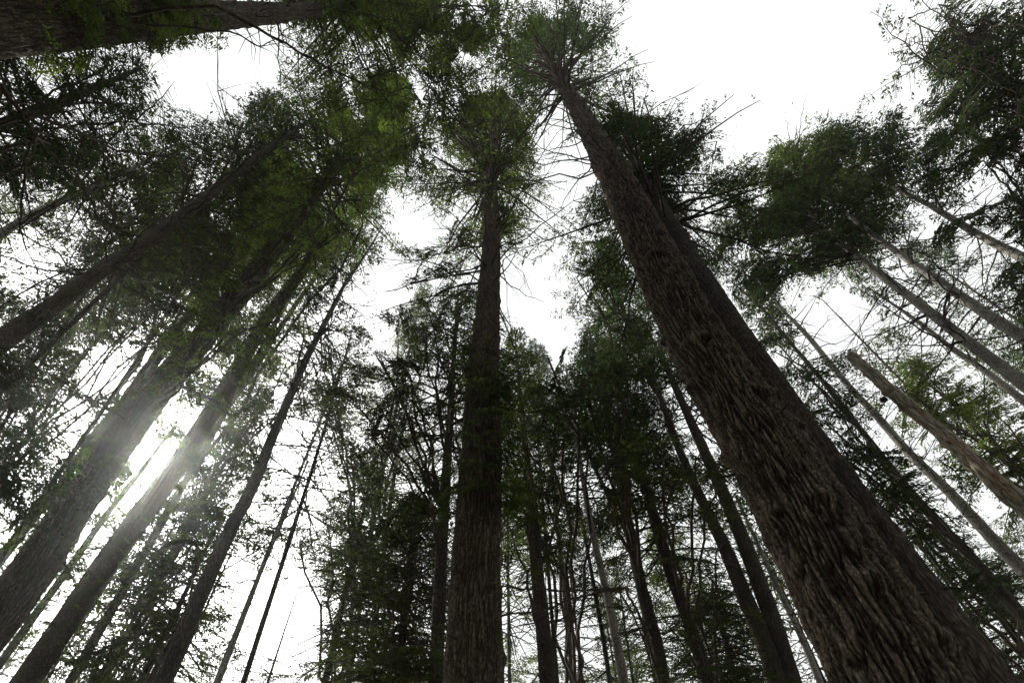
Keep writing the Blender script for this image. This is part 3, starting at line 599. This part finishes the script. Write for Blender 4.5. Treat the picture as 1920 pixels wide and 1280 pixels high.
T(name=HM, label='leafy hemlock at far left between the diagonal trunk and the mossy leaning trunk', cat='conifer', diam=.24,
  ctrl=[(-120, 1010, 9), (0, 860, 8.5), (110, 720, 7.5), (220, 590, 6), (320, 470, 4), (390, 380, 2)], leaf_m='leaf_dark', live=.4, dead=0, Lmax=4.6, per=7, seed=47, clump=.5,
  boughs=[(300, 560, 22, 2.5, 10, 45), (90, 640, 20, 2.5, 8, 45), (380, 480, 24, 2.5, 8, 40), (150, 470, 24, 2.5, 8, 45), (280, 640, 20, 2, 6, 35), (60, 530, 22, 2.3, 8, 40), (180, 870, 17, 2, 5, 30)])
# ---- right
T(name='dead_tree', label='broken-off pale dead trunk with rounded top and orange stripped wood, at right', cat='dead tree', diam=0.430,
  ctrl=[(1930, 958, 37.8), (1897, 930, 36.1), (1847, 883, 32.7), (1763, 810, 27.5), (1713, 770, 24.9), (1663, 727, 24.1), (1627, 694, 20.6), (1597, 667, 18.9)],
  bark_m='bark_snag', seed=51, seg=96, dz=.035, amp=.085, fine=True, plate_w=.12, clear=1., cap='broken')
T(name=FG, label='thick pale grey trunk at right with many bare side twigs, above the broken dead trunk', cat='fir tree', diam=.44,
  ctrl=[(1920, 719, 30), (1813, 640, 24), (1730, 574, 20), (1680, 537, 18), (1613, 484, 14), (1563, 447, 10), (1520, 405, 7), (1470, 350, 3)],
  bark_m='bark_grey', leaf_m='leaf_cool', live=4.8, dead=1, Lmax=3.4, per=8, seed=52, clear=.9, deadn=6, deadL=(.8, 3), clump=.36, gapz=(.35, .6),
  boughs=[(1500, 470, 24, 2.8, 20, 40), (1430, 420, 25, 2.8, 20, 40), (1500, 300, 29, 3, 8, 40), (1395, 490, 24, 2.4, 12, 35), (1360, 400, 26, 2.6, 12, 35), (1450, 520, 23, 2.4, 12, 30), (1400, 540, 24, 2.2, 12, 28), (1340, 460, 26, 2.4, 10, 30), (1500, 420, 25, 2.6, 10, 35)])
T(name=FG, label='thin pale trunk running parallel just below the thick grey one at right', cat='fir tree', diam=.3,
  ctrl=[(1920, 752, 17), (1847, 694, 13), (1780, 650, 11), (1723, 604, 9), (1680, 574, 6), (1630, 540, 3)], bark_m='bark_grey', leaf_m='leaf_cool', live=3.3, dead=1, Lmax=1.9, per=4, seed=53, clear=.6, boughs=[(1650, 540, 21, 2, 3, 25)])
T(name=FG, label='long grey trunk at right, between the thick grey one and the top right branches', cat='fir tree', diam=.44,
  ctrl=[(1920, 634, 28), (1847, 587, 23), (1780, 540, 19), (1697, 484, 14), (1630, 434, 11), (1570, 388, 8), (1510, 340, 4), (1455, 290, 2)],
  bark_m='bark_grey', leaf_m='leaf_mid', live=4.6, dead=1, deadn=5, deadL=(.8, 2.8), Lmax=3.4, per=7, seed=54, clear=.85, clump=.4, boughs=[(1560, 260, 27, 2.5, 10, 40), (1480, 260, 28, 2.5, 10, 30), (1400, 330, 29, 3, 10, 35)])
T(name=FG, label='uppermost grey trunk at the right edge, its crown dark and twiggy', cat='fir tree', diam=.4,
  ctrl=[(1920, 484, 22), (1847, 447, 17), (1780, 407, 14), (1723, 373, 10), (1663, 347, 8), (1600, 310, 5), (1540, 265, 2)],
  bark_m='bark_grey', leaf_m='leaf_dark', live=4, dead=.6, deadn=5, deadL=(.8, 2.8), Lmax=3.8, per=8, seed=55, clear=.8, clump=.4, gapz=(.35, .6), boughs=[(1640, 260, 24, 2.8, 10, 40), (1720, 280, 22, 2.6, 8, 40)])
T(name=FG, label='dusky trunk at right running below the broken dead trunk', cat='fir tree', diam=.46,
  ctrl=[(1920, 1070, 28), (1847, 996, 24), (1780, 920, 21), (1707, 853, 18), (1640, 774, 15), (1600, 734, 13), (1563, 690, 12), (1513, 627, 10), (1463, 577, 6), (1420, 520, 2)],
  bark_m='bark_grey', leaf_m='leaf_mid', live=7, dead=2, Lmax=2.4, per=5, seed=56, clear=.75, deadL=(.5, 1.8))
T(name=FG, label='dark thin trunk right of the massive trunk pair, carrying dark leafy clumps', cat='fir tree', diam=.42,
  ctrl=[(1920, 1160, 28), (1897, 1133, 27), (1830, 1053, 22), (1780, 1000, 18), (1723, 940, 16), (1673, 880, 14), (1610, 800, 12), (1580, 764, 11), (1540, 710, 9), (1480, 640, 7), (1427, 574, 5), (1373, 530, 3)],
  bark_m='bark_plain', leaf_m='leaf_dark', live=7.5, dead=3, Lmax=2.2, per=6, seed=57, clear=.5, boughs=[(1450, 640, 20, 1.6, 7, 22), (1540, 760, 17, 2, 8, 35), (1600, 840, 16, 2.2, 14, 45), (1640, 920, 15, 2, 8, 40), (1720, 900, 15.5, 2, 10, 35), (1560, 720, 18, 1.8, 6, 28), (1820, 1080, 14, 2, 8, 40)])
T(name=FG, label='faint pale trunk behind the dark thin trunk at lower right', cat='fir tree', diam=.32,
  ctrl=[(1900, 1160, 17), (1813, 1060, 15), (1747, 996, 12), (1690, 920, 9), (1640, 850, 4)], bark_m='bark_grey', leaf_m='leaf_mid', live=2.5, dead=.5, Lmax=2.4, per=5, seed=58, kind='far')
T(name=HM, label='leafy young tree behind the broken dead trunk at right', cat='conifer', diam=.26,
  ctrl=[(1960, 930, 13), (1890, 860, 11), (1813, 780, 8), (1727, 707, 4), (1700, 680, 2)], bark_m='bark_plain', leaf_m='leaf_mid', live=.6, dead=0, Lmax=3, per=7, seed=59, clump=.42, boughs=[(1760, 720, 19, 2, 6, 35), (1850, 800, 17, 2.2, 8, 45), (1880, 860, 16, 2, 5, 40), (1700, 740, 20, 2, 6, 30), (1800, 880, 18, 2.2, 10, 40), (1900, 760, 17, 2, 8, 35)])
T(name=HM, label='dark undergrowth tree at the lower right corner beyond the massive trunks', cat='conifer', diam=.3,
  ctrl=[(2000, 1330, 18), (1930, 1230, 15), (1860, 1130, 11), (1780, 1030, 6), (1730, 970, 2)], bark_m='bark_plain', leaf_m='leaf_dark', live=.2, Lmax=2.6, per=7, seed=60, clump=.42, boughs=[(1880, 1220, 13, 2, 7, 50), (1700, 1000, 14, 1.8, 6, 40)])
T(name=HM, label='drooping cool green boughs coming in from the top right corner', cat='conifer', diam=.5,
  ctrl=[(2250, 330, 40), (2100, 270, 32), (1980, 200, 26), (1880, 150, 18), (1780, 100, 8)], bark_m='bark_plain', leaf_m='leaf_cool', live=1, dead=.5, Lmax=4, per=7, seed=61, kind='mid', clump=.38, sag=.3,
  boughs=[(1715, 95, 18, 3, 8, 28), (1740, 190, 18, 2.6, 8, 30), (1700, 30, 18, 2.4, 5, 25), (1770, 110, 17, 3, 10, 40), (1820, 40, 17, 3, 20, 50), (1880, 180, 16, 3, 20, 45), (1780, 20, 17, 2.5, 8, 40), (1800, 200, 16, 2.5, 10, 35)])
T(name=HM, label='dark leafy tree at the right edge, midway up, mostly outside the view', cat='conifer', diam=.36,
  ctrl=[(2200, 560, 28), (2100, 500, 24), (2000, 430, 18), (1900, 370, 8)], bark_m='bark_plain', leaf_m='leaf_dark', live=.6, Lmax=3.2, per=6, seed=62, clump=.4,
  boughs=[(1905, 430, 15, 2.2, 15, 40), (1905, 540, 14, 2, 15, 40), (1870, 270, 16, 2, 15, 35), (1895, 640, 14, 1.6, 8, 20), (1900, 340, 16, 2, 10, 35), (1830, 420, 20, 2, 8, 40), (1760, 450, 24, 2.4, 8, 40), (1790, 300, 22, 2.4, 10, 40)])
LB = [(-260, 640, -60, 430, 120, 270), (30, 760, 150, 560, 300, 380), (240, 700, 330, 560, 420, 400), (-300, 1000, -100, 820, 60, 660), (0, 900, 80, 770, 180, 640),
      (100, 560, 220, 440, 360, 300), (330, 1180, 420, 1010, 500, 860), (200, 1150, 280, 1010, 360, 870), (560, 960, 610, 800, 660, 620), (380, 560, 460, 440, 540, 300), (330, 420, 430, 320, 530, 190)]
LBL = ['thin stem at the left edge under the diagonal upper left trunk', 'slim stem rising just left of the thick mossy leaning trunk', 'slim stem hidden behind the thick mossy leaning trunk midway up',
       'lacy tree at far left, below the dark clumps of the diagonal trunk', 'small lacy tree at left edge between dark clumps and bright mist', 'thin tree whose crown shows above the long diagonal upper left trunk',
       'slim lacy tree between the slender clean trunk and the very thin pale stem', 'lacy tree between the second big left trunk and the slender clean trunk', 'airy slim tree right of the slender clean trunk, over the bright mist',
       'lacy tree crown right of the tip of the diagonal upper left trunk', 'small lacy crown above the tip of the diagonal upper left trunk']
for k_, (x0, y0, x1, y1, x2, y2) in enumerate(LB):
    d_ = [.34, .3, .28, .36, .3, .34, .26, .26, .28, .32, .3][k_]
    T(name='conifer_tree', label=LBL[k_], cat='conifer', diam=d_ * .6, group='background conifers',
      ctrl=[(x0, y0, 8), ((x0 + x1) / 2, (y0 + y1) / 2, 7), (x1, y1, 5.5), ((x1 + x2) / 2, (y1 + y2) / 2, 4), (x2, y2, 1.5)], leaf_m=['leaf_mid', 'leaf_dark', 'leaf_olive'][k_ % 3],
      live=.1, dead=0, Lmax=5, per=5, kind='mid', seed=100 + k_, clump=.44, deadL=(.8, 2.6), seg=10, dz=.8)
for s_ in S:                                            # trunks that stand clear of leaves are registered first
    if s_.get('clear'):
        c = s_['ctrl']; P_, r_ = grow_axis(c, s_['diam']); z_ = project(P_[1:])[2]
        for i in range(*s_.pop('cr', (0, len(c) - 1))): CLEAR.append((*c[i][:3], z_[i], *c[i + 1][:3], z_[i + 1], s_['clear']))
make_grid()
for s_ in S:
    o_ = tree(**s_)
    if s_['seed'] == 51:                                # round black burl on the broken trunk
        kb = CAM + ray(1655, 752) * (FPX * .5 / 44) * 1.3; import bmesh
        P_, r_ = grow_axis(s_['ctrl'], s_['diam']); x_, y_, z_ = project(P_); j_ = int(np.argmin(np.hypot(x_ - 1663, y_ - 727)))
        kb = CAM + ray(1657, 749) * z_[j_]; bm = bmesh.new(); bmesh.ops.create_icosphere(bm, subdivisions=3, radius=.085)
        for v in bm.verts: v.co *= 1 + .25 * math.sin(v.co.x * 50 + 1) * math.cos(v.co.y * 43 + v.co.z * 37)
        me = bpy.data.meshes.new('burl'); bm.to_mesh(me); bm.free(); me.materials.append(M['twig']); ob = bpy.data.objects.new('burl', me); scene.collection.objects.link(ob)
        ob.parent = o_; ob.location = [float(v) for v in kb - P_[0]]; ob['label'] = 'round black burl on the side of the trunk'

# ------------------------------------------------------------------ background conifers between the named ones
rsb = np.random.RandomState(77)
BG = [(60, 1180), (150, 900), (230, 1050), (450, 1000), (700, 1000), (820, 760), (950, 860), (1060, 1000), (1150, 900), (1240, 980), (1310, 1120), (1420, 1000), (1620, 880), (1700, 1060),
      (1830, 960), (1890, 820), (560, 1100), (880, 950), (340, 640), (500, 730), (30, 560), (1800, 620), (1700, 460), (1540, 560), (1000, 720), (660, 640), (1130, 1120), (1010, 1100), (1200, 1150), (790, 1060), (940, 1180)]
BGL = ['background conifer in the bottom left corner below the pair of big trunks', 'background conifer left of the thick mossy leaning trunk, at mid height', 'background conifer in the gap between the two big left trunks',
       'background conifer behind the slender clean trunk at lower left', 'background conifer behind the airy crown below centre left', 'background conifer behind the slim dark tree left of the central trunk',
       'background conifer touching the right side of the central trunk', 'background conifer below the bright gap right of centre', 'background conifer behind the top of the pale slender trunk',
       'background conifer behind the crooked-limbed dark trunk', 'background conifer behind the low bushy tree left of the massive trunk foot', 'background conifer peeking out beside the left edge of the massive right trunk',
       'background conifer right of the massive trunk pair behind the dark leafy clumps', 'background conifer at lower right under the dusky trunk', 'background conifer at right under the broken dead trunk',
       'background conifer at the right edge just above the broken dead trunk', 'faint background conifer right of the bright mist at bottom left', 'background conifer behind the central trunk, its twigs showing both sides',
       'background conifer behind the leafy part of the two big left trunks', 'background conifer right of the second big left trunk, at mid height', 'background conifer at the left edge under the diagonal trunk',
       'background conifer behind the thick pale grey trunk at right', 'background conifer between the uppermost two grey trunks at right', 'background conifer under the dense cool green crown at right',
       'background conifer with top just right of the central trunk', 'background conifer behind the bare tip of the slender clean trunk',
       'low background conifer between the small pointed tree and the crooked-limbed trunk', 'low background conifer just right of the grey-brown trunk beside the central one', 'low background conifer right of the crooked-limbed dark trunk at the bottom',
       'low background conifer behind the low wide dark tree left of the central trunk', 'lowest background conifer at the foot of the central trunk, right side']
for k, (x, y) in enumerate(BG):
    dep = rsb.uniform(20, 30); tx = x + (938 - x) * .0; vx, vy = x - 938, y + 55; n_ = math.hypot(vx, vy); ux, uy = vx / n_, vy / n_
    c = [(x + ux * q, y + uy * q, w_) for q, w_ in ((330, 6.5), (220, 5.5), (110, 4), (0, 1.5))]
    tree('conifer_tree', BGL[k], 'conifer', c, 6.5 * dep / FPX * 1.15, 'bark_plain',
         ['leaf_mid', 'leaf_dark', 'leaf_olive'][k % 3], live=0, dead=0, Lmax=rsb.uniform(3, 4.8), kind='far', per=7, group='background conifers', seed=200 + k, seg=10, dz=.8, clump=.5, deadL=(.5, 2), lscale=.85)

# ------------------------------------------------------------------ the forest behind and beside the viewer: unseen trees added to shade the scene
for k, (bx_, by_) in enumerate([(-13, -9), (-7, -12), (-2, -9.5), (3, -14), (7, -9.5), (14, -11), (-17, -17), (10, -19), (-4, -20), (19, -7), (-20, -6), (0, -26)]):
    rs = np.random.RandomState(400 + k); Hh = rs.uniform(30, 42); r_ = rs.uniform(.25, .45)
    P = np.array([[bx_, by_, 0], [bx_ + .2, by_, Hh * .5], [bx_ + .3, by_ + .2, Hh]]); root = bpy.data.objects.new('fir_tree', None); scene.collection.objects.link(root); root.location = P[0]
    root['label'] = 'unseen tall conifer added behind the viewpoint to shade the scene'; root['category'] = 'fir tree'; root['group'] = 'added shade trees behind the viewpoint'
    trunk_mesh(root, P, np.array([r_, r_ * .7, .03]), M['bark_plain'], 14, .6, .03, k, False)
    W = Wood(); Fo = Foliage(); z = Hh * .3
    while z < Hh - .5:
        u = (z - Hh * .3) / (Hh * .7)
        for _ in range(6):
            L_ = 5.2 * min(1, .7 + 2 * u) * (1 - u) ** .7 + .4; az = rs.rand() * 6.28; C = branch_curve(np.array([bx_ + .2, by_, z]), az, L_, -.2 + .5 * u, .15, rs)
            W.tube(C, np.linspace(.05, .01, 7), 4); Fo.bough(C, rs, 'rear', .6 + .12 * L_, None, .15, 1.2, 1.6)
        z += .6
    W.build('branches', M['twig'], root, P[0]); Fo.build('crown', M['leaf_dark'], root, P[0], rs, wl=.6, clump=.2)

# ------------------------------------------------------------------ forest floor
gx = np.linspace(-1, 1, 161); gx = np.sign(gx) * np.abs(gx) ** 2.2 * 600; GX, GY = np.meshgrid(gx, gx)
GZ = (n3(np.stack([GX.ravel() * .13 + 50, GY.ravel() * .13 + 50, GX.ravel() * 0], -1)) - .5).reshape(GX.shape) * .5 - .15
GZ += np.hypot(GX, GY) * .01
i = np.arange(160)[:, None] * 161 + np.arange(160)[None]; F = np.stack([i, i + 1, i + 162, i + 161], -1).reshape(-1, 4)
m, t, out = newmat('needle_litter'); p = t.nodes.new('ShaderNodeBsdfPrincipled'); p.inputs['Roughness'].default_value = 1
n = t.nodes.new('ShaderNodeTexNoise'); n.inputs['Scale'].default_value = 2.5; n.inputs['Detail'].default_value = 9
tc = t.nodes.new('ShaderNodeTexCoord'); t.links.new(tc.outputs['Object'], n.inputs['Vector'])
t.links.new(ramp(t, n.outputs[0], [(.35, (.03, .02, .012)), (.5, (.085, .055, .03)), (.6, (.05, .065, .02)), (.75, (.1, .075, .045))]), p.inputs['Base Color'])
t.links.new(p.outputs[0], out.inputs[0])
g = link_mesh('ground', np.stack([GX.ravel(), GY.ravel(), GZ.ravel()], -1), F, m); g['kind'] = 'structure'
for s_ in STAT: print('TREE', *s_)
print('faces', sum(len(o.data.polygons) for o in scene.objects if o.type == 'MESH'), 'build %.1fs' % (time.time() - T0))

V_ = [(-700, -700, -8), (700, -700, -8), (700, 700, -8), (-700, 700, -8), (-700, -700, 78), (700, -700, 78), (700, 700, 78), (-700, 700, 78)]
hm, ht, ho = newmat('haze'); vp = ht.nodes.new('ShaderNodeVolumePrincipled'); vp.inputs['Density'].default_value = .0007; vp.inputs['Anisotropy'].default_value = .91
vp.inputs['Color'].default_value = (.92, .99, .95, 1); ht.links.new(vp.outputs[0], ho.inputs['Volume'])
hz = link_mesh('haze', V_, [(0, 3, 2, 1), (4, 5, 6, 7), (0, 1, 5, 4), (1, 2, 6, 5), (2, 3, 7, 6), (3, 0, 4, 7)], hm, smooth=False); hz['kind'] = 'stuff'
